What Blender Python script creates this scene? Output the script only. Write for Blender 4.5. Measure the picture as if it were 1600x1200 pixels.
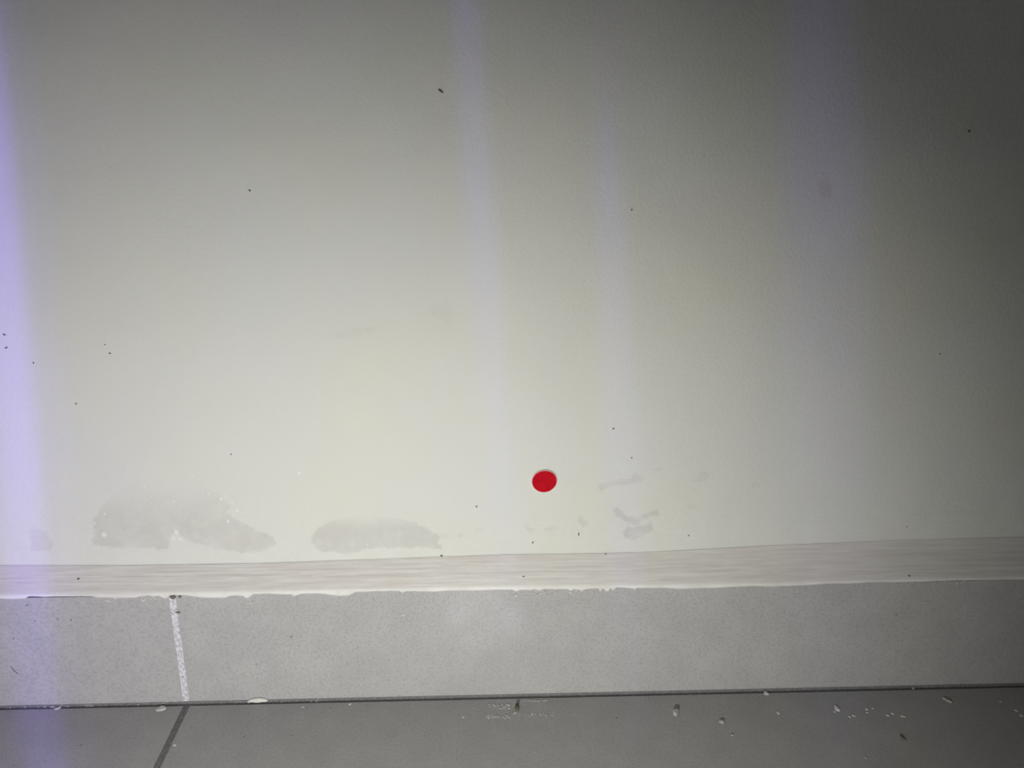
import bpy, math, random
import numpy as np
from mathutils import Matrix, Vector

# ------------------------------------------------------------------ clear
for o in list(bpy.data.objects):
    bpy.data.objects.remove(o, do_unlink=True)
sc = bpy.context.scene
col = sc.collection
R = math.radians

# ------------------------------------------------------------------ camera
F_PX = 1155.0                       # focal length in pixels of a 1600 px wide frame
D, H, T = 0.558, 0.4585, 0.010       # distance to wall, eye height, skirting projection
PITCH, YAW, ROLL = 17.0, 1.6, 0.15
CAM = Vector((0.0, -D, H))
CROT = Matrix.Rotation(R(-YAW), 3, 'Z') @ Matrix.Rotation(R(90 - PITCH), 3, 'X') @ Matrix.Rotation(R(-ROLL), 3, 'Z')
cd = bpy.data.cameras.new('camera'); cam = bpy.data.objects.new('camera', cd); col.objects.link(cam)
cd.sensor_width = 36.0; cd.lens = F_PX * 36.0 / 1600.0; cd.clip_start = 0.01
cam.matrix_world = Matrix.Translation(CAM) @ CROT.to_4x4()
sc.camera = cam

def ray(px, py):
    return CROT @ Vector(((px - 800) / F_PX, (600 - py) / F_PX, -1.0))
def on_y(px, py, y):                # point of the vertical plane y=const
    d = ray(px, py); k = (y - CAM.y) / d.y
    return CAM + d * k
def on_floor(px, py, z=0.0):
    d = ray(px, py); k = (z - CAM.z) / d.z
    return CAM + d * k

# ------------------------------------------------------------------ world + exposure
w = bpy.data.worlds.new('room_dusk'); sc.world = w; w.use_nodes = True
w.node_tree.nodes['Background'].inputs[0].default_value = (0.80, 0.83, 0.78, 1)
w.node_tree.nodes['Background'].inputs[1].default_value = 0.011
sc.view_settings.view_transform = 'Standard'; sc.view_settings.look = 'None'
sc.view_settings.exposure = 0.0; sc.view_settings.gamma = 1.0
sc.view_settings.use_curve_mapping = False

# ------------------------------------------------------------------ lights
def point(name, loc, watts, color, size):
    l = bpy.data.lights.new(name, 'POINT'); l.energy = watts; l.color = color; l.shadow_soft_size = size
    o = bpy.data.objects.new(name, l); col.objects.link(o); o.location = loc; return o
def spot(name, loc, target, watts, color, half_x, half_y, tilt, blend, size=0.004):
    """torch beam of elliptical section; half_x/half_y are tangents of its half angles"""
    l = bpy.data.lights.new(name, 'SPOT'); l.energy = watts; l.color = color
    l.spot_size = R(90); l.spot_blend = blend; l.shadow_soft_size = size
    o = bpy.data.objects.new(name, l); col.objects.link(o)
    d = (Vector(target) - Vector(loc)).normalized()
    q = d.to_track_quat('-Z', 'Y').to_matrix() @ Matrix.Rotation(R(tilt), 3, 'Z')
    o.matrix_world = Matrix.Translation(loc) @ q.to_4x4() @ Matrix.Diagonal((half_x, half_y, 1, 1))
    return o
# hand torch held low behind and left of the camera, aimed at the foot of the wall
TORCH = (-0.08, -0.63, 0.185)
spot('hand_torch_beam', TORCH, (-0.138, 0.0, -0.01), 11.4, (1.0, 0.998, 0.945), 1.52, 1.52, 0, 1.0, 0.010)
point('hand_torch_spill', TORCH, 1.15, (1.0, 1.0, 0.93), 0.012)
# cooler light from low down on the left
point('cool_fill_light', (-0.62, -0.42, 0.14), 1.5, (0.60, 0.52, 1.0), 0.05)
# narrow violet beams falling on wall, skirting and floor
LP = (0.03, -0.56, 0.47)
VI = (0.24, 0.15, 1.0)
spot('violet_beam_left', LP, on_y(34, 800, 0), 9.0, VI, 0.030, 0.90, -6.5, 1.0)
spot('violet_beam_left_wide', LP, on_y(24, 800, 0), 3.5, VI, 0.075, 0.95, -6.5, 1.0)
spot('violet_beam_middle', LP, on_y(757, 420, 0), 1.15, VI, 0.034, 0.78, 3.5, 1.0)
spot('violet_beam_centre_right', LP, on_y(968, 650, 0), 1.25, VI, 0.040, 0.62, 5.0, 1.0)
spot('violet_beam_right', LP, on_y(1290, 600, 0), 0.75, VI, 0.080, 0.85, 8.0, 0.9)
spot('blue_glint_beam', LP, on_y(745, 962, -T), 5.5, (0.50, 0.72, 1.0), 0.085, 0.060, 0, 1.0)

# ------------------------------------------------------------------ material helpers
class NT:
    def __init__(s, name):
        s.m = bpy.data.materials.new(name); s.m.use_nodes = True
        s.t = s.m.node_tree; s.b = s.t.nodes['Principled BSDF']; s.oc = None
    def n(s, typ, **kw):
        x = s.t.nodes.new(typ)
        for k, v in kw.items(): setattr(x, k, v)
        return x
    def l(s, a, b): s.t.links.new(a, b)
    def coord(s, scale=(1, 1, 1)):
        if s.oc is None: s.oc = s.n('ShaderNodeTexCoord').outputs['Object']
        mp = s.n('ShaderNodeMapping'); mp.inputs['Scale'].default_value = scale
        s.l(s.oc, mp.inputs[0]); return mp.outputs[0]
    def noise(s, scale, detail=3, rough=0.55, stretch=(1, 1, 1)):
        x = s.n('ShaderNodeTexNoise'); x.inputs['Scale'].default_value = scale
        x.inputs['Detail'].default_value = detail; x.inputs['Roughness'].default_value = rough
        s.l(s.coord(stretch), x.inputs['Vector']); return x.outputs[0]
    def math(s, op, a, b=None, c=None, clamp=False):
        x = s.n('ShaderNodeMath', operation=op, use_clamp=clamp)
        for i, v in enumerate((a, b, c)):
            if v is None: continue
            if isinstance(v, (int, float)): x.inputs[i].default_value = v
            else: s.l(v, x.inputs[i])
        return x.outputs[0]
    def ramp(s, v, lo, hi, a=0.0, b=1.0):
        x = s.n('ShaderNodeMapRange', interpolation_type='SMOOTHSTEP')
        s.l(v, x.inputs[0])
        for i, q in enumerate((lo, hi, a, b)): x.inputs[i + 1].default_value = q
        return x.outputs[0]
    def mix(s, f, a, b):
        x = s.n('ShaderNodeMix', data_type='RGBA')
        for i, v in ((0, f), (6, a), (7, b)):
            if isinstance(v, tuple): x.inputs[i].default_value = v + (1,)
            elif isinstance(v, (int, float)): x.inputs[i].default_value = v
            else: s.l(v, x.inputs[i])
        return x.outputs[2]
    def attr(s, name):
        x = s.n('ShaderNodeAttribute', attribute_name=name); return x.outputs['Fac']
    def bump(s, h, strength, dist, prev=None):
        x = s.n('ShaderNodeBump'); x.inputs['Strength'].default_value = strength
        x.inputs['Distance'].default_value = dist; s.l(h, x.inputs['Height'])
        if prev is not None: s.l(prev, x.inputs['Normal'])
        return x.outputs[0]
    def done(s, c, rough, nrm=None, spec=0.4):
        if isinstance(c, tuple): s.b.inputs['Base Color'].default_value = c + (1,)
        else: s.l(c, s.b.inputs['Base Color'])
        if isinstance(rough, float): s.b.inputs['Roughness'].default_value = rough
        else: s.l(rough, s.b.inputs['Roughness'])
        s.b.inputs['Specular IOR Level'].default_value = spec
        if nrm is not None: s.l(nrm, s.b.inputs['Normal'])
        return s.m

PAINT = (0.715, 0.718, 0.680)
# wall paint, damp patches and salt spots come from mesh attributes (signed distances in mm)
k = NT('wall_paint')
patch = k.ramp(k.noise(7, 3), 0.3, 0.75)
base = k.mix(patch, PAINT, (0.722, 0.728, 0.635))
edge = k.math('MULTIPLY', k.math('SUBTRACT', k.noise(170, 5, 0.7), 0.5), 10.0)
edge2 = k.math('MULTIPLY', k.math('SUBTRACT', k.noise(900, 3, 0.6), 0.5), 2.4)
dsum = k.math('ADD', k.math('ADD', k.attr('damp_distance'), edge), edge2)
dm = k.math('MULTIPLY', k.ramp(dsum, -1.2, 1.4), k.attr('damp_strength'))
dm = k.math('MULTIPLY', dm, k.ramp(k.noise(48, 5, 0.7), 0.32, 0.56, 0.55, 1.0))
c = k.mix(dm, base, (0.585, 0.575, 0.530))
salt = k.math('ADD', k.attr('salt_distance'), k.math('MULTIPLY', edge2, 0.25))
sm = k.ramp(salt, -0.35, 0.45)
c = k.mix(sm, c, (0.80, 0.80, 0.78))
chalk = k.math('MULTIPLY', k.attr('low_band'), k.ramp(k.noise(35, 5, 0.7), 0.35, 0.7))
c = k.mix(k.math('MULTIPLY', chalk, 0.45), c, (0.78, 0.775, 0.73))
n1 = k.bump(k.noise(380, 4, 0.6), 0.34, 0.0010)
n1 = k.bump(k.noise(70, 3, 0.5), 0.25, 0.0012, n1)
n1 = k.bump(k.math('MULTIPLY', k.noise(38, 4, 0.6, (1, 1, 9)), k.attr('low_band')), 0.40, 0.0016, n1)
n1 = k.bump(sm, 0.35, 0.0004, n1)
n1 = k.bump(dm, 0.25, -0.0003, n1)
M_WALL = k.done(c, 0.62, n1, 0.30)

k = NT('brushed_ledge_paint')
st = k.noise(26, 6, 0.7, (1, 7, 16))
c = k.mix(k.ramp(st, 0.36, 0.72), (0.615, 0.588, 0.548), (0.71, 0.69, 0.65))
c = k.mix(k.ramp(k.noise(9, 4, 0.6, (1, 2, 3)), 0.5, 0.7, 0, 0.5), c, (0.60, 0.560, 0.500))
lip = k.attr('lip')
c = k.mix(k.math('MULTIPLY', lip, k.ramp(k.noise(45, 4, 0.6), 0.35, 0.6, 0.6, 1.0)), c, (0.84, 0.83, 0.79))  # bright highlight along the lip painted in as a paler colour
n1 = k.bump(st, 0.40, 0.0006)
n1 = k.bump(k.noise(420, 3, 0.6), 0.2, 0.0008, n1)
M_LEDGE = k.done(c, 0.58, n1, 0.3)

def tile_mat(name, a, b, dark):
    k = NT(name)
    c = k.mix(k.ramp(k.noise(34, 5, 0.65), 0.33, 0.70), a, b)
    c = k.mix(k.math('MULTIPLY', k.ramp(k.noise(430, 4, 0.7), 0.46, 0.66), 0.42), c, dark)
    c = k.mix(k.ramp(k.noise(850, 2, 0.5), 0.58, 0.70, 0, 0.32), c, (0.62, 0.61, 0.58))
    c = k.mix(k.math('MULTIPLY', k.ramp(k.noise(190, 2, 0.4), 0.755, 0.775), 0.6), c, (0.12, 0.12, 0.12))
    n1 = k.bump(k.noise(600, 3, 0.6), 0.12, 0.0006)
    n1 = k.bump(k.noise(80, 3, 0.6, (1, 2, 1)), 0.08, 0.001, n1)
    return k.done(c, 0.50, n1, 0.35)
M_SKIRT = tile_mat('skirting_porcelain', (0.430, 0.424, 0.414), (0.470, 0.460, 0.448), (0.27, 0.265, 0.26))
M_FLOOR = tile_mat('floor_porcelain', (0.400, 0.394, 0.384), (0.440, 0.430, 0.418), (0.27, 0.265, 0.26))

k = NT('white_grout')
s_ = k.noise(520, 6, 0.8, (1, 1, 0.6))
c = k.mix(k.ramp(s_, 0.38, 0.56), (0.36, 0.35, 0.38), (0.80, 0.79, 0.82))
M_GROUT_W = k.done(c, 0.9, k.bump(s_, 0.7, 0.0006), 0.1)
k = NT('dark_grout')
s_ = k.noise(650, 4, 0.7)
c = k.mix(k.ramp(s_, 0.35, 0.65), (0.17, 0.166, 0.168), (0.27, 0.264, 0.262))
c = k.mix(k.math('MULTIPLY', k.ramp(k.noise(60, 6, 0.75, (1, 3, 1)), 0.56, 0.66), 0.6), c, (0.42, 0.41, 0.40))
M_GROUT_D = k.done(c, 0.9, k.bump(s_, 0.8, 0.0012), 0.1)

def plain(name, a, b, rough=0.7, scale=400):
    k = NT(name); s_ = k.noise(scale, 4, 0.6)
    return k.done(k.mix(k.ramp(s_, 0.3, 0.7), a, b), rough, k.bump(s_, 0.4, 0.0005), 0.25)
M_CHIP = plain('dried_white_paint', (0.66, 0.65, 0.60), (0.80, 0.79, 0.74))
M_PLAST = plain('grey_plaster_crumb', (0.38, 0.37, 0.33), (0.62, 0.60, 0.54))
M_DIRT = plain('dark_dirt', (0.12, 0.11, 0.10), (0.20, 0.185, 0.165), 0.8)
M_SEED = plain('olive_brown_crumb', (0.10, 0.09, 0.05), (0.20, 0.18, 0.11), 0.8)
M_SMEAR = plain('smeared_plaster', (0.46, 0.455, 0.44), (0.62, 0.61, 0.59))
M_RED = plain('red_sticker_paper', (0.47, 0.003, 0.012), (0.56, 0.006, 0.018), 0.75, 160)
M_RED.node_tree.nodes['Principled BSDF'].inputs['Specular IOR Level'].default_value = 0.08
M_HALO = plain('sticker_halo_rim', (0.86, 0.60, 0.58), (0.90, 0.68, 0.66), 0.6)  # pale pink of the imitated halo round the red face

# ------------------------------------------------------------------ numpy noise
def vnoise(x, y, seed):
    """smooth value noise in -1..1"""
    xi = np.floor(x).astype(np.int64); yi = np.floor(y).astype(np.int64)
    fx = x - xi; fy = y - yi; fx = fx * fx * (3 - 2 * fx); fy = fy * fy * (3 - 2 * fy)
    def h(a, b):
        v = np.sin(a * 127.1 + b * 311.7 + seed * 74.7) * 43758.5453
        return (v - np.floor(v)) * 2 - 1
    return (h(xi, yi) * (1 - fx) + h(xi + 1, yi) * fx) * (1 - fy) + (h(xi, yi + 1) * (1 - fx) + h(xi + 1, yi + 1) * fx) * fy

def grid_mesh(name, P, mat, attrs=None, flip=False):
    """P: (rows, cols, 3) array of points"""
    r, c = P.shape[:2]
    idx = np.arange(r * c).reshape(r, c)
    q = np.stack([idx[:-1, :-1], idx[:-1, 1:], idx[1:, 1:], idx[1:, :-1]], -1).reshape(-1, 4)
    if flip: q = q[:, ::-1]
    me = bpy.data.meshes.new(name)
    me.vertices.add(r * c); me.vertices.foreach_set('co', P.reshape(-1).astype(np.float32))
    me.loops.add(q.size); me.loops.foreach_set('vertex_index', q.reshape(-1).astype(np.int32))
    me.polygons.add(len(q)); me.polygons.foreach_set('loop_start', (np.arange(len(q)) * 4).astype(np.int32))
    me.polygons.foreach_set('loop_total', np.full(len(q), 4, np.int32))
    me.polygons.foreach_set('use_smooth', np.ones(len(q), bool))
    me.update(calc_edges=True); me.validate()
    for n, v in (attrs or {}).items():
        a = me.attributes.new(n, 'FLOAT', 'POINT'); a.data.foreach_set('value', v.reshape(-1).astype(np.float32))
    me.materials.append(mat)
    o = bpy.data.objects.new(name, me); col.objects.link(o)
    return o

def axis(*segs):
    """segs: (start, end, step) joined into one coordinate array"""
    a = []
    for s, e, st in segs:
        n = max(1, int(round((e - s) / st))); a += list(np.linspace(s, e, n, endpoint=False))
    a.append(segs[-1][1]); return np.array(a)

XA = axis((-1.9, -0.75, 0.05), (-0.75, -0.50, 0.004), (-0.50, 0.50, 0.0011), (0.50, 0.75, 0.004), (0.75, 1.9, 0.05))

# edge lines traced on the photograph, carried onto the real planes
def line_z(pts, yplane):
    w = [on_y(px, py, yplane) for px, py in pts]
    xs = np.array([p.x for p in w]); zs = np.array([p.z for p in w])
    return lambda x: np.interp(x, xs, zs)
top_z = line_z([(0, 884), (200, 884), (400, 881), (600, 874), (800, 867), (1000, 865), (1200, 856), (1400, 849), (1600, 844)], 0.0)
LIPY = -T - 0.0013
low_pts = [(0, 936), (20, 937), (38, 936), (45, 932), (70, 933), (92, 932), (145, 932), (150, 934), (180, 935), (210, 935), (216, 933), (232, 931), (238, 933), (248, 931),
           (252, 934), (256, 936), (261, 935), (264, 931), (275, 930), (285, 930), (296, 932), (310, 934), (330, 935), (352, 935), (358, 932), (368, 931), (380, 932),
           (384, 936), (389, 934), (395, 929), (415, 928), (430, 929), (452, 929), (458, 930), (464, 931), (470, 928), (500, 928), (515, 930), (530, 932),
           (545, 931), (551, 928), (556, 925), (600, 924), (624, 924), (629, 927), (634, 924), (680, 925), (700, 923), (740, 923), (780, 922),
           (800, 922), (806, 925), (812, 923), (820, 922), (828, 923), (835, 921), (842, 924), (850, 921), (870, 921), (888, 921), (892, 925), (896, 921),
           (905, 922), (910, 924), (916, 921), (930, 920), (936, 920), (938, 923), (941, 921), (944, 920), (946, 924), (949, 925), (952, 923), (954, 919),
           (957, 921), (960, 921), (963, 918), (988, 920), (992, 922), (996, 919), (1040, 919), (1060, 921), (1090, 920), (1120, 919), (1150, 917),
           (1185, 916), (1200, 917), (1250, 915), (1300, 912), (1330, 912), (1360, 910), (1400, 910), (1440, 909), (1500, 907), (1600, 906)]
low_z = line_z(low_pts, LIPY)
base_low = line_z([(0, 935), (400, 929), (800, 921), (1200, 916), (1600, 906)], -T)
SK_TOP = float(min(base_low(XA[np.abs(XA) < 0.6]))) + 0.0052     # hidden top of the skirting body, under the ledge plaster

def struct(o, label=None):
    o['kind'] = 'structure'
    if label: o['label'] = label
    return o

# ------------------------------------------------------------------ wall
POLYS = [  # outline in the photograph, strength, (fade start y, fade end y) of the soft upper rim
    ([(143,853),(147,830),(143,815),(160,790),(185,768),(205,748),(235,740),(270,735),(300,748),(325,764),(345,775),(358,790),(355,802),(375,815),(400,828),(425,838),(432,850),(415,860),(380,864),(350,860),(325,855),(300,848),(283,838),(275,826),(265,840),(263,858),(235,858),(210,855),(180,856),(160,853)], 0.72, (742, 828)),
    ([(44,825),(58,822),(70,832),(84,848),(82,860),(50,860)], 0.45, (815, 835)),
    ([(485,842),(500,822),(520,812),(545,806),(570,803),(600,805),(625,810),(650,817),(670,828),(688,838),(686,850),(690,857),(665,856),(630,855),(600,856),(575,856),(560,862),(540,866),(528,864),(522,861),(505,863),(492,858)], 0.82, (800, 828)),
    ([(971,832),(980,824),(1000,821),(1020,819),(1019,829),(1004,836),(990,843),(978,841)], 0.95, None),
    ([(957,795),(965,790),(972,801),(985,807),(998,809),(1015,799),(1032,796),(1031,803),(1015,808),(1001,813),(996,820),(978,815),(963,807)], 0.75, None),
    ([(935,756),(950,752),(965,750),(985,748),(990,740),(1000,744),(1008,748),(1000,753),(975,758),(958,758),(948,762),(940,769),(935,764)], 0.50, None),
    ([(1080,753),(1092,746),(1100,733),(1111,742),(1101,752)], 0.35, None),
    ([(1018,733),(1030,729),(1040,732),(1026,737)], 0.30, None),
    ([(904,804),(914,811),(919,819),(910,824),(903,816)], 0.55, None),
    ([(850,826),(861,822),(872,826),(860,831)], 0.50, None),
    ([(817,821),(824,818),(827,824),(838,827),(830,832),(820,829)], 0.50, None),
    ([(1073,791),(1084,788),(1092,794),(1080,797)], 0.40, None),
    ([(690,836),(700,833),(704,838),(694,842)], 0.35, None),
    ([(716,838),(721,834),(725,838),(720,842)], 0.45, None),
    ([(742,827),(760,825),(760,829),(745,830)], 0.30, None),
    ([(1276,280),(1290,272),(1302,290),(1300,308),(1282,308)], 0.55, (270, 290)),
    ([(1170,756),(1180,752),(1186,760),(1176,762)], 0.30, None),
    ([(520,520),(560,512),(600,508),(560,526),(530,530)], 0.22, None),
    ([(670,485),(700,470),(712,490),(700,505),(682,498)], 0.18, None),
]
SALT = [(225,760,1.6),(229,767,.9),(227,775,.7),(163,803,1.7),(162,836,3.2),(236,787,1.0),(230,792,.8),(241,796,.7),(259,785,1.0),(271,784,1.5),(288,775,.9),(296,787,1.1),
        (233,808,.8),(325,772,1.4),(345,780,2.0),(352,776,1.3),(362,786,1.5),(370,798,1.8),(356,815,2.0),(364,806,1.2),(198,746,.8),(204,738,.8),(210,750,.6),(248,742,.8),(265,732,1.2),
        (262,743,.9),(245,735,.8),(282,738,.7),(300,745,1.5),(215,732,.8),(268,719,1.0),(287,731,.9),(340,790,1.0),(376,812,1.3),(390,822,1.2),(467,740,2.2),(475,754,1.1),(147,818,1.6),
        (275,832,2.8),(270,842,2.6),(281,843,2.4),(574,851,1.4),(590,849,1.0),(600,851,.9),(610,849,.9),(1035,808,1.5),(1024,815,1.4),(1043,812,1.1),(1019,822,1.2),(1085,812,1.0),
        (1385,838,1.4),(1238,780,.8),(1449,836,.8),(1507,819,1.0),(1005,775,.9),(1363,820,1.6),(178,826,.8),(190,796,.6)]
def sdf_poly(X, Z, poly):
    d2 = np.full(X.shape, 1e9); inside = np.zeros(X.shape, bool); n = len(poly)
    for i in range(n):
        ax, az = poly[i]; bx, bz = poly[(i + 1) % n]
        ex, ez = bx - ax, bz - az
        t = np.clip(((X - ax) * ex + (Z - az) * ez) / (ex * ex + ez * ez + 1e-12), 0, 1)
        d2 = np.minimum(d2, (X - ax - t * ex) ** 2 + (Z - az - t * ez) ** 2)
        if bz != az:
            c_ = ((az > Z) != (bz > Z)) & (X < (bx - ax) * (Z - az) / (bz - az) + ax)
            inside ^= c_
    d = np.sqrt(d2); return np.where(inside, d, -d)

ZA = axis((0.0, 0.115, 0.02), (0.115, 0.245, 0.0011), (0.245, 0.62, 0.004), (0.62, 0.90, 0.02), (0.90, 2.40, 0.1))
X, Z = np.meshgrid(XA, ZA)
best = np.full(X.shape, -60.0); strength = np.zeros(X.shape)
for poly, st, fade in POLYS:
    wp = [on_y(px, py, 0.0) for px, py in poly]; wp = [(p.x, p.z) for p in wp]
    d = sdf_poly(X, Z, wp) * 1000.0
    s = np.full(X.shape, st)
    if fade:
        cx = sum(p[0] for p in poly) / len(poly)
        z0 = on_y(cx, fade[0], 0).z; z1 = on_y(cx, fade[1], 0).z
        f = np.clip((z0 - Z) / (z0 - z1), 0, 1); s = s * (f * f * (3 - 2 * f))
    m = d > best
    strength = np.where(m, s, strength); best = np.where(m, d, best)
sal = np.full(X.shape, -20.0)
for px, py, r_ in SALT:
    p = on_y(px, py, 0.0)
    sal = np.maximum(sal, r_ * 0.68 - np.sqrt((X - p.x) ** 2 + (Z - p.z) ** 2) * 1000.0)
TZ = top_z(XA)[None, :] + 0 * Z
band = np.clip(1 - (Z - TZ) / 0.075, 0, 1); band = band ** 1.3
und = vnoise(X * 9, Z * 9, 1) * 0.0009 + vnoise(X * 28, Z * 28, 2) * 0.00035
lump = vnoise(X * 140, Z * 150, 3) * 0.00022 * band + vnoise(X * 45, Z * 190, 4) * 0.00030 * np.clip(1 - (Z - TZ) / 0.03, 0, 1)
fine = (np.abs(X) < 0.52)
Y = (und + lump * fine) * np.clip((Z - TZ) / 0.025, 0, 1)
wall = grid_mesh('wall_back', np.stack([X, Y, Z], -1), M_WALL,
                 {'damp_distance': best, 'damp_strength': strength, 'salt_distance': sal, 'low_band': band})
struct(wall, 'cream painted wall with damp patches low down')
wall.modifiers.new('thickness', 'SOLIDIFY').thickness = 0.06
wall.modifiers['thickness'].offset = -1

# ------------------------------------------------------------------ ledge of painted plaster over the skirting
NR = 40
u = np.linspace(0, 1, NR)[:, None]
x = XA[None, :]
zt = top_z(x); zl = low_z(x); zb = base_low(x) + 0.0008
rows = []; lipv = []
# top feather on the wall
soft = np.clip((x - 0.05) / 0.3, 0, 1)                # the upper crease gets rounder to the right
for i in range(NR + 5):
    if i < NR:
        t = u[i, 0]
        # cove profile from wall plane to the front arris
        yy = -0.0004 - (T + 0.0006) * (t ** (1.0 + 0.45 * soft))
        zz = zt + 0.0006 + (zb + 0.0022 - zt) * t + 0.0026 * soft * (1 - t) ** 6
        n = (vnoise(x * 30, t * 13 + x * 6, 7) * 0.00050 + vnoise(x * 14, t * 26 - x * 9, 8) * 0.00045 + vnoise(x * 90, t * 40, 9) * 0.00014) * (0.08 + 0.35 * max(0, math.sin(math.pi * min(1, t * 1.05))) ** 0.7)
        rows.append(np.stack([x[0] + 0 * t, (yy - 0.9 * n)[0], (zz + 0.3 * n)[0]], -1)); lipv.append(np.full(x.shape[1], max(0, (t - 0.90) / 0.10) ** 1.5 * 0.5))
    else:
        j = i - NR + 1                                   # rounded thin lip hanging over the tile face
        a = [0, 0.25, 0.6, 0.9, 1.0, 1.0][j]
        yl = [0, -T - 0.0011, LIPY, LIPY + 0.0001, -T - 0.0006, -T + 0.001][j]
        zz = (zb + 0.0022) * (1 - a) + zl * a
        wob = vnoise(x * 160, 0 * x + j * 0.7, 11) * 0.0002
        rows.append(np.stack([x[0], (yl + wob * (1 if j < 4 else 0))[0], zz[0]], -1)); lipv.append(np.full(x.shape[1], 0.9))
ledge = grid_mesh('trim_1', np.array(rows), M_LEDGE, {'lip': np.array(lipv)}, flip=True)
struct(ledge, 'sloping brush-painted plaster ledge over the grey skirting tiles')

# ------------------------------------------------------------------ mesh builder for boxes with bevel
def build(name, verts, faces, mats, fmat=None, parent=None, smooth=False, bevel=0.0):
    me = bpy.data.meshes.new(name); me.from_pydata([tuple(v) for v in verts], [], faces); me.update()
    for m in mats: me.materials.append(m)
    if fmat:
        for p, i in zip(me.polygons, fmat): p.material_index = i
    if smooth:
        for p in me.polygons: p.use_smooth = True
    o = bpy.data.objects.new(name, me); col.objects.link(o)
    if parent: o.parent = parent
    if bevel:
        b = o.modifiers.new('bevel', 'BEVEL'); b.width = bevel; b.segments = 2; b.limit_method = 'ANGLE'
    return o
class Prism:
    def __init__(s): s.v, s.f, s.m = [], [], []
    def hexa(s, a, b, mi=0):
        """a: four corners of the visible face counter-clockwise, b: the same four corners at the back"""
        i = len(s.v); s.v += list(a) + list(b)
        fs = [(0, 1, 2, 3), (7, 6, 5, 4), (0, 4, 5, 1), (1, 5, 6, 2), (2, 6, 7, 3), (3, 7, 4, 0)]
        s.f += [tuple(i + q for q in f) for f in fs]; s.m += [mi] * 6

# skirting: tile joint traced from (268,932) to (290,1096)
jt = on_y(268.5, 934, -T); jb = on_y(290.5, 1095, -T)
def jx(z): return jb.x + (jt.x - jb.x) * (z - jb.z) / (jt.z - jb.z)
GW = 0.0050
TL = 0.80
joints = [0.0, -TL - GW, TL + GW, 2 * (TL + GW)]
P = Prism()
spans = [(-1.9, None, -1), (None, None, 0), (None, None, 1), (None, 1.9, 2)]
def face_box(xa0, xa1, xb0, xb1, z0, z1, yf, yb, mi):
    # xa: bottom left/right; xb: top left/right
    a = [(xa0, yf, z0), (xa1, yf, z0), (xb1, yf, z1), (xb0, yf, z1)]
    b = [(q[0], yb, q[2]) for q in a]
    P.hexa(a, b, mi)
Z0, Z1 = 0.0018, SK_TOP - 0.0035
js = sorted(joints)
xs_prev = -1.9
for n_, off in enumerate(js + [None]):
    if off is None: r0 = r1 = 1.9
    else: r0 = jx(Z0) + off - GW / 2; r1 = jx(Z1) + off - GW / 2
    if n_ == 0: l0 = l1 = -1.9
    else: l0 = jx(Z0) + js[n_ - 1] + GW / 2; l1 = jx(Z1) + js[n_ - 1] + GW / 2
    yoff = 0.0003 * ((n_ * 7) % 3 - 1)
    if r0 > 1.9: r0 = r1 = 1.9
    face_box(l0, r0, l1, r1, Z0, Z1, -T + yoff, -0.003, 0)
    if off is not None and r0 < 1.9:
        face_box(r0 - 0.001, r0 + GW + 0.001, r1 - 0.001, r1 + GW + 0.001, Z0, Z1 - 0.001, -T + 0.0004, -0.003, 1)
    else: break
skirt = build('baseboard_back', P.v, P.f, [M_SKIRT, M_GROUT_W], P.m, bevel=0.0006)
struct(skirt, 'grey speckled skirting tiles with one pale grout joint')

# floor: joint traced from (293,1101) to (245,1200)
fa = on_floor(291, 1103); fb = on_floor(244.5, 1199)
kx = (fb.x - fa.x) / (fb.y - fa.y)
def fx(y): return fa.x + kx * (y - fa.y)
P = Prism()
FW = 0.0056
yrow = [-T - 0.0024, -T - 0.0024 - TL, -T - 0.0024 - 2 * TL]
P.hexa([(-1.9, -1.64, -0.0006), (1.9, -1.64, -0.0006), (1.9, 0.0, -0.0006), (-1.9, 0.0, -0.0006)],
       [(-1.9, -1.64, -0.04), (1.9, -1.64, -0.04), (1.9, 0.0, -0.04), (-1.9, 0.0, -0.04)], 1)
P.hexa([(-1.9, -T + 0.0002, -0.001), (1.9, -T + 0.0002, -0.001), (1.9, -T + 0.0002, 0.0018), (-1.9, -T + 0.0002, 0.0018)],
       [(-1.9, -0.001, -0.001), (1.9, -0.001, -0.001), (1.9, -0.001, 0.0018), (-1.9, -0.001, 0.0018)], 1)
for r_ in range(2):
    ya = yrow[r_]; yb_ = yrow[r_ + 1] + 0.005
    for c_ in range(-2, 3):
        l = c_ * (TL + FW) + FW / 2; rr = (c_ + 1) * (TL + FW) - FW / 2
        def cl(v): return max(-1.9, min(1.9, v))
        a = [(cl(fx(yb_) + l), yb_, 0), (cl(fx(yb_) + rr), yb_, 0), (cl(fx(ya) + rr), ya, 0), (cl(fx(ya) + l), ya, 0)]
        if a[1][0] - a[0][0] < 0.02: continue
        P.hexa(a, [(q[0], q[1], -0.010) for q in a], 0)
floor = build('floor', P.v, P.f, [M_FLOOR, M_GROUT_D], P.m, bevel=0.0007)
struct(floor, 'dark grey tiled floor with narrow grout joints')

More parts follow.
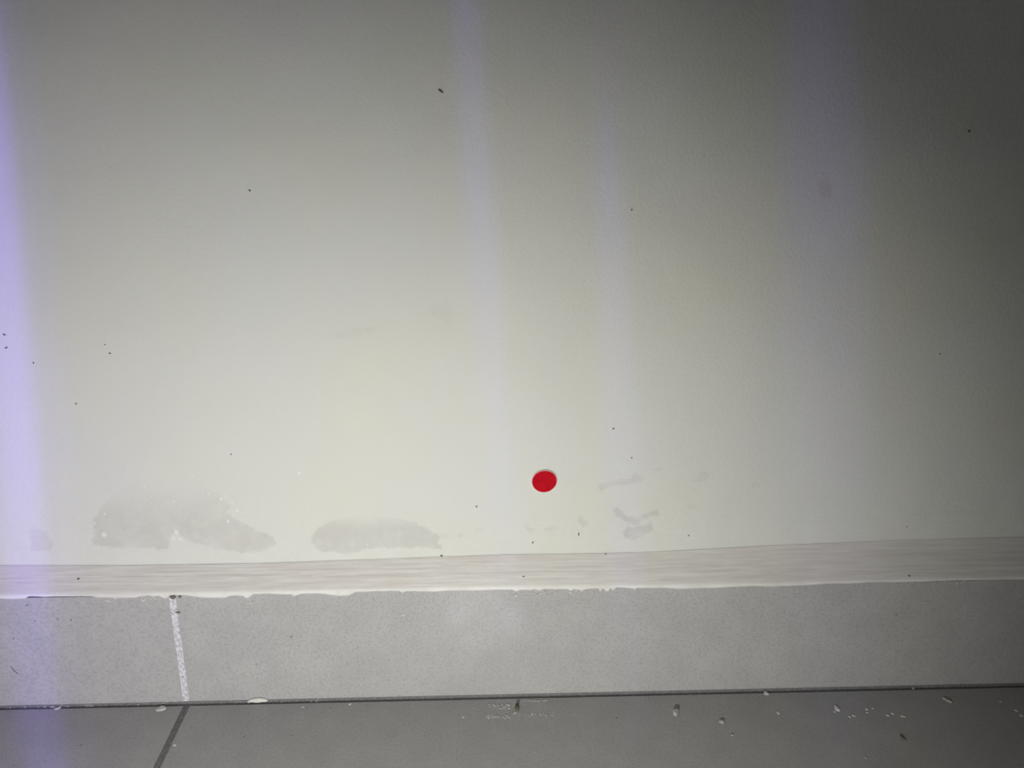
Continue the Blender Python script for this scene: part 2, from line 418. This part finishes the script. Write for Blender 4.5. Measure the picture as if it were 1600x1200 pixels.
# ------------------------------------------------------------------ little blobs: flakes, crumbs and specks
def basis(nrm):
    n = Vector(nrm).normalized(); a = Vector((1, 0, 0)); b = n.cross(a).normalized()
    return a, b, n
def flake(name, p, w_, h_, thick, nrm, mat, rot=0.0, seed=0, parent=None, dome=0.6, k_=14, outline=None, sink=0.0):
    """irregular flake with its own thickness, lying on the surface through p"""
    rnd = random.Random(seed); a, b, n = basis(nrm)
    rings = [(1.0, -sink), (1.0, 0.35), (0.82, 0.8), (0.45, 1.0)]
    ca, sa = math.cos(rot), math.sin(rot)
    if outline is None:
        ph = [rnd.uniform(0, 6.28) for _ in range(3)]
        outline = []
        for i in range(k_):
            t = 2 * math.pi * i / k_
            r_ = 1 + 0.14 * math.sin(2 * t + ph[0]) + 0.12 * math.sin(3 * t + ph[1]) + rnd.uniform(-.08, .08)
            outline.append((r_ * math.cos(t), r_ * math.sin(t)))
    V, Fc = [], []; m = len(outline)
    for s_, hgt in rings:
        for (ox, oy) in outline:
            X_, Y_ = ox * s_ * w_ / 2, oy * s_ * h_ / 2
            X_, Y_ = X_ * ca - Y_ * sa, X_ * sa + Y_ * ca
            hh = hgt * thick * (1 + (rnd.uniform(-.25, .25) if hgt > .3 else 0))
            V.append(a * X_ + b * Y_ + n * hh)
    V.append(n * thick * (1.0 + 0.1 * dome)); V.append(n * (-sink * thick))
    for r_ in range(3):
        for i in range(m):
            j = (i + 1) % m
            Fc.append((r_ * m + i, r_ * m + j, (r_ + 1) * m + j, (r_ + 1) * m + i))
    for i in range(m):
        j = (i + 1) % m
        Fc.append((3 * m + i, 3 * m + j, 4 * m)); Fc.append((j, i, 4 * m + 1))
    if isinstance(parent, list):                       # collect geometry instead of linking
        o0 = sum(len(x_[0]) for x_ in parent)
        parent.append(([v + p for v in V], [tuple(q + o0 for q in f) for f in Fc])); return None
    o = build(name, V, Fc, [mat], smooth=True); o.location = p
    return o
UP = (0, 0, 1); OUT = (0, -1, 0)
MM = 1 / 1900.0
def thing(o, label, cat, group=None):
    o['label'] = label; o['category'] = cat
    if group: o['group'] = group
    return o

# red sticker: printed red face, pale disc added behind it to imitate a sharpening halo
def disc(name, rx, rz, y0, y1, mat, parent=None, seg=72, wob=0.0):
    V = []; 
    for yy, s_ in ((y0, 1.0), (y1 * 0.6 + y0 * 0.4, 1.0), (y1, 0.985)):
        for i in range(seg):
            t = 2 * math.pi * i / seg; r_ = s_ * (1 + wob * math.sin(3 * t + 1))
            V.append((rx * r_ * math.cos(t), yy, rz * r_ * math.sin(t)))
    Fc = [tuple(range(seg))[::-1], tuple(range(2 * seg, 3 * seg))]
    for r_ in range(2):
        for i in range(seg):
            j = (i + 1) % seg; Fc.append((r_ * seg + i, r_ * seg + j, (r_ + 1) * seg + j, (r_ + 1) * seg + i))
    V = [(a_, b_, c_) for a_, b_, c_ in V]
    return build(name, V, Fc, [mat], parent=parent)
dp = on_y(850.5, 751.5, 0.0)
st = bpy.data.objects.new('round_sticker', None); col.objects.link(st); st.empty_display_size = 0.01
st.location = (dp.x, -0.0009, dp.z); st.rotation_euler = (0, R(-14), 0)
thing(st, 'small round bright red sticker on the cream wall', 'sticker')
disc('halo_rim', 0.01065, 0.01005, 0.0011, -0.0001, M_HALO, st, wob=0.004)
disc('red_face', 0.01018, 0.00955, -0.00005, -0.0003, M_RED, st, wob=0.006)

# chips, crumbs and flakes lying on the floor or stuck to it
GF = 'white paint chips scattered on the floor tiles'
items = [
    # name, label, category, px, py, width px, height px, thickness mm, material, rot deg
    ('paint_flake', 'pale oval paint flake beside the floor joint', 'paint flake', 252, 1107, 13, 13, .6, M_CHIP, 10),
    ('paint_flake', 'slim slanted paint flake left of the floor joint', 'paint flake', 90, 1106.5, 9, 6, .4, M_CHIP, 30),
    ('crumb', 'olive-brown crumb beside the smeared white plaster', 'crumb', 808, 1106, 7, 14, 2.6, M_SEED, 0),
    ('plaster_crumb', 'largest pale plaster crumb on the floor right of centre', 'crumb', 1056, 1113, 11, 15, 2.4, M_PLAST, -25),
    ('plaster_crumb', 'small plaster crumb just right of the largest crumb', 'crumb', 1128, 1128, 8, 9, 1.3, M_PLAST, 35),
    ('paint_flake', 'tiny flake below and right of the small plaster crumb', 'paint flake', 1144, 1148.5, 4, 4, .6, M_PLAST, 20),
    ('paint_flake', 'pale flake against the skirting foot, first right of the crumbs', 'paint flake', 1197, 1083, 8, 9, .7, M_CHIP, -20),
    ('paint_flake', 'larger white paint chip on the dark floor at right', 'paint flake', 1308, 1107, 8, 12, .8, M_CHIP, -10),
    ('paint_flake', 'curved pale flake farther right than the white chip', 'paint flake', 1480, 1094, 6, 15, .9, M_PLAST, 25),
    ('paint_flake', 'flat pale chip, last of the row of small chips', 'paint flake', 1411, 1119, 7, 4, .4, M_CHIP, 0),
    ('dark_crumb', 'slim dark crumb on the floor near the lower right', 'crumb', 1410.5, 1153, 4, 13, 1.0, M_DIRT, 12),
    ('paint_flake', 'pale fleck in the skirting-to-floor joint at right', 'paint flake', 1427, 1074.5, 4, 6, .8, M_CHIP, 0),
    ('paint_flake', 'lone pale fleck at the bottom right edge of view', 'paint flake', 1353, 1184, 4, 4, .5, M_PLAST, 0),
]
for i, (nm, lb, ct, px, py, wp_, hp, th, mt, rt) in enumerate(items):
    p = on_floor(px, py, 0.0)
    depth = (p - CAM).length; s_ = depth / F_PX
    o = flake(nm, p, 0.85 * wp_ * s_, 0.92 * hp * s_, th / 1000, UP, mt, R(rt), seed=i + 3, sink=0.05)
    if py < 1076: o.location.z -= 0.001
    thing(o, lb, ct)
for i, (px, py, wp_, hp) in enumerate([(1216, 1114, 4, 5), (1328, 1119.5, 4, 4), (1334, 1118, 4, 5), (1354.5, 1108, 4, 5), (1355, 1113, 3, 3), (1364, 1107, 3, 3),
                                      (1387, 1117.5, 4, 4), (1394.5, 1115, 4, 4), (1588, 1110, 5, 3), (1596, 1118, 4, 5), (1563, 1096, 3, 3), (547, 1100, 5, 4), (473, 1105, 3, 4), (1304, 1112, 3, 3), (273, 1164, 4, 4)]):
    p = on_floor(px, py, 0.0); s_ = (p - CAM).length / F_PX
    o = flake('paint_speck', p, wp_ * s_, hp * s_, 0.0004, UP, M_CHIP, i * 0.7, seed=50 + i, k_=9, sink=0.05)
    thing(o, 'tiny white paint speck on the dark floor tiles', 'paint speck', 'tiny white paint specks scattered on the floor tiles')

# white lump of filler at the foot of the skirting
p = on_y(403, 1094, -T - 0.0002)
out_ = [(-1, -.55), (-.95, -.1), (-.7, .35), (-.35, .75), (0.1, .95), (.5, .75), (.85, .3), (1, -.15), (.98, -.5), (.5, -.75), (0, -.85), (-.5, -.75)]
o = flake('filler_lump', p, 34 * MM, 9.5 * MM, 0.0022, OUT, M_CHIP, 0, 5, outline=out_, sink=0.05)
o.location.z = max(o.location.z, 0.0026)
thing(o, 'flat white lump of filler stuck at the skirting foot', 'filler lump')

# dark specks and marks stuck on the wall
wall_marks = [
    ('dark speck on the upper wall left of centre, like a tiny dash', 688.5, 142.5, 8, 2.6, 35),
    ('dark speck on the shaded upper right wall', 1514.5, 205, 4.5, 3.5, 30),
    ('darkest speck at the left edge of the wall', 9.5, 543.5, 4, 3.2, 0),
    ('faint dash just above the darkest left-edge speck', 6.5, 523, 5, 2.2, 30),
    ('tiny black dot right of the violet beam at mid height', 52, 567, 2.4, 2.4, 0),
    ('tiny black dot on the wall above the left damp patch', 118.5, 631, 2.6, 2.6, 0),
    ('small dark speck on the bare wall right of centre above the sticker', 958.5, 670, 4, 2.4, 0),
    ('tiny dark dot up and right of the sticker', 987, 715.5, 2.6, 2.6, 0),
    ('tiny dark dot between the second damp patch and the sticker', 744.5, 792, 2.8, 2.4, 60),
    ('thin black hair-like mark below and right of the sticker', 904, 835, 1.8, 7, -15),
    ('thin black mark just below the sticker, near the ledge', 832.5, 848, 1.8, 5, 20),
    ('dark dash standing on the ledge crease below the sticker', 946.5, 866, 2.0, 5, 0),
    ('brown-black speck on the ledge crease right of second damp patch', 690, 868.5, 5, 2.8, 0),
    ('tiny dark speck high on the wall at centre right', 987, 328, 2.6, 2.4, 0),
    ('tiny dark speck on the left upper wall', 390, 298, 2.8, 2.4, 0),
    ('tiny dark speck above the first damp patch', 361, 710, 2.6, 2.4, 0),
    ('pale brown speck left of centre below the scratch', 171.5, 552, 4, 3, 0),
    ('tiny brown dot beside the pale brown speck', 164, 538.5, 2.4, 2.4, 0),
    ('tiny dark dot low on the wall right of the branching damp marks', 1076, 837, 2.6, 2.4, 0),
    ('small dark dot low on the far right wall', 1417, 823, 2.8, 2.4, 0),
    ('tiny reddish-brown dot on the right wall at mid height', 1469, 553, 2.4, 2.4, 0),
]
for i, (lb, px, py, wp_, hp, rt) in enumerate(wall_marks):
    p = on_y(px, py, -0.0006)
    if py > 855: p = on_y(px, py, -0.0006)
    o = flake('dirt_speck', p, 0.85 * wp_ * MM, 0.85 * hp * MM, 0.0004, OUT, M_SEED if 'brown' in lb and 'black' not in lb else M_DIRT, R(-rt), seed=80 + i, k_=9, sink=1.0)
    thing(o, lb, 'dirt speck')
# specks on the ledge
o = flake('dirt_speck', on_y(1420, 899.5, -0.0088), 5 * MM, 4 * MM, 0.001, (0, -.94, .33), M_DIRT, 0, 120, k_=9, sink=2.0)
thing(o, 'black speck on the sloping ledge at right', 'dirt speck')
o = flake('dirt_speck', on_y(122.5, 904.5, -0.0056), 3 * MM, 3 * MM, 0.001, (0, -.94, .33), M_DIRT, 0, 121, k_=9, sink=2.0)
thing(o, 'tiny black dot on the sloping ledge at left', 'dirt speck')
o = flake('dirt_speck', on_y(818, 900.5, -0.0073), 4.5 * MM, 2.6 * MM, 0.001, (0, -.94, .33), M_DIRT, 0, 122, k_=9, sink=2.0)
thing(o, 'dark brown speck on the sloping ledge below the sticker', 'dirt speck')

# fine hair on the left skirting tile
pts = [on_y(px, py, -T - 0.0006) for px, py in [(17, 1041), (18.4, 1043.6), (20, 1046), (22, 1048.2), (24, 1050), (26.3, 1051.8), (28.5, 1053.5)]]
V, Fc = [], []; NS = 6
for i, p in enumerate(pts):
    d_ = (pts[min(i + 1, len(pts) - 1)] - pts[max(i - 1, 0)]).normalized(); n_ = Vector((0, -1, 0)); s_ = d_.cross(n_)
    r_ = 0.00022 * (1 - 0.6 * abs(i / 6 - 0.5))
    for q in range(NS):
        t = 2 * math.pi * q / NS; V.append(p + (n_ * math.cos(t) + s_ * math.sin(t)) * r_)
for i in range(len(pts) - 1):
    for q in range(NS):
        j = (q + 1) % NS; Fc.append((i * NS + q, i * NS + j, (i + 1) * NS + j, (i + 1) * NS + q))
Fc += [tuple(range(NS))[::-1], tuple(range((len(pts) - 1) * NS, len(pts) * NS))]
o = build('hair', V, Fc, [M_DIRT], smooth=True); thing(o, 'short curved dark hair stuck on the left skirting tile', 'hair')

# paint splashes over the skirting tiles: part of the skirting
def merged(name, parts, mat, parent):
    V, Fc = [], []
    for v, f in parts: V += v; Fc += f
    o = build(name, V, Fc, [mat], parent=parent, smooth=True); return o
parts = []; rnd = random.Random(4)
def spl(px, py, wp_, hp, rt=0, th=0.00045):
    flake('', on_y(px, py, -T - 0.00035), wp_ * MM, hp * MM, th, OUT, None, R(-rt), seed=rnd.randint(0, 9999), parent=parts, k_=10, sink=1.0)
for a in [(225, 938, 9, 2.2, -50), (221.5, 937, 3, 5, 0), (235, 935, 6, 1.6, 45), (241, 934.5, 7, 1.6, 40), (130, 940, 6, 1.6, 0), (133, 943, 3, 1.4, 0), (168, 938.5, 9, 1.6, 25), (180, 934.8, 5, 1.6, 10),
          (392, 942, 6, 2, 15), (396, 940, 5, 1.6, 25), (395, 984, 3, 1.4, 0), (460, 930, 8, 3, -15), (630.5, 961, 3, 3), (648, 926, 2, 3), (806, 931, 4, 4, 30), (815, 928, 2, 2), (823, 932, 2, 3, 0), (833, 926.5, 3, 2),
          (838, 929, 2, 2), (846, 927, 3, 2), (855, 929.5, 2, 2), (859, 928, 2, 2), (853, 926, 2, 2), (868, 926.5, 3, 2), (870, 924.5, 2, 2), (884, 932, 2.5, 2), (892, 926, 3, 4, -20), (900, 928, 2, 2), (904, 926.5, 2.5, 2.5),
          (908, 923, 2, 4, 15), (925.5, 937, 1.8, 3), (949, 922.5, 6, 5.5), (938, 921.5, 4.5, 4), (958, 920.5, 5, 4), (973, 930, 2.6, 2.6), (991, 922, 3, 2), (1246, 924, 6, 1.8, -45), (1254, 921, 2, 3),
          (1447, 942, 2, 2), (1497, 911, 6, 1.4, 45), (1502, 910, 5, 1.2, 50), (1464, 911, 7, 1.2, 25), (1430, 911, 6, 1.2, 25), (1400, 912, 3, 1.2, 0), (1515, 909, 6, 1.2, 20)]:
    spl(*a)
for i in range(34):
    t = rnd.random(); spl(800 + 120 * t, 923.5 + rnd.random() ** 2 * 7, 1 + rnd.random() * 1.2, 1 + rnd.random(), 0)
for i in range(10):
    px = 1400 + 150 * rnd.random(); spl(px, 909.3 - (px - 1400) * 0.015 + rnd.random() * 1.5, 3 + rnd.random() * 3, 1.0, 20 + 20 * rnd.random())
o = merged('paint_splash', parts, M_CHIP, skirt); o['kind'] = 'stuff'; o['label'] = 'white paint splashes'
parts = []
for a in [(278, 957, 8, 3.4, 0), (55, 970, 2, 2), (90, 967, 2.4, 2.4), (111, 969, 2.4, 2.4), (42, 946, 2, 3), (21, 998, 2, 2), (455, 995, 3, 2), (270, 933.5, 12, 5, 0), (281, 932.5, 6, 3.5, -20)]:
    flake('', on_y(a[0], a[1], -T - 0.0002), a[2] * MM, a[3] * MM, 0.0002, OUT, None, 0, seed=rnd.randint(0, 9999), parent=parts, k_=10, sink=1.0)
o = merged('dirt_spot', parts, M_DIRT, skirt); o['kind'] = 'stuff'; o['label'] = 'small dark dirt spots'

# smeared plaster and grout residue on the floor: part of the floor
parts = []
def flo(px, py, wp_, hp, th=0.00018):
    p = on_floor(px, py, 0.0002); s_ = (p - CAM).length / F_PX
    flake('', p, wp_ * s_, hp * s_ * 1.5, th, UP, None, rnd.uniform(-.2, .2), seed=rnd.randint(0, 9999), parent=parts, k_=8, sink=1.5)
for i in range(60):
    flo(762 + 36 * rnd.random() ** 0.7, 1100 + rnd.choice([0, 0, 2, 4, 6]) + rnd.random() * 2.0, 1 + 3.5 * rnd.random(), .8 + .5 * rnd.random())
for i in range(46):
    flo(748 + 50 * rnd.random() ** 0.6, 1119.5 + rnd.gauss(0, 1.4), .8 + 2.2 * rnd.random(), .8 + 1.0 * rnd.random())
for i in range(26):
    flo(800 + 66 * rnd.random() ** 1.3, 1116 + rnd.gauss(0, 2.6), .8 + 1.6 * rnd.random(), .8 + .8 * rnd.random())
for a in [(724, 1120, 3.5, 3), (837.5, 1094.5, 4, 3.5), (832, 1115, 5, 4), (845, 1115, 3, 2.5), (828, 1119, 3, 3), (852, 1094.5, 9, 1), (748, 1108, 3, 2), (805, 1113.5, 5, 3)]: flo(*a)
for i in range(22):
    flo(815 + 30 * rnd.random(), 1094.8 + rnd.gauss(0, .5), 1 + 3 * rnd.random(), .8)
o = merged('plaster_smear', parts, M_SMEAR, floor); o['kind'] = 'stuff'; o['label'] = 'streaky white plaster smears'

# thin residue of white filler along the skirting-to-floor joint
parts = []
for i in range(170):
    px = rnd.choice([rnd.uniform(5, 110), rnd.uniform(120, 270), rnd.uniform(310, 540), rnd.uniform(310, 540), rnd.uniform(1060, 1130), rnd.uniform(1200, 1245)])
    yb_ = 1103.5 - 0.0225 * px + (1.0 if px < 300 else 0)
    p = on_floor(px, yb_ + rnd.gauss(0.9, .7), -0.0002)
    flake('', p, (1 + 6 * rnd.random() ** 2) * MM, (.8 + 1.0 * rnd.random()) * MM, 0.0004, UP, None, 0, seed=i, parent=parts, k_=8, sink=1.5)
o = merged('filler_residue', parts, M_SMEAR, floor); o['kind'] = 'stuff'; o['label'] = 'pale filler residue in the joint'
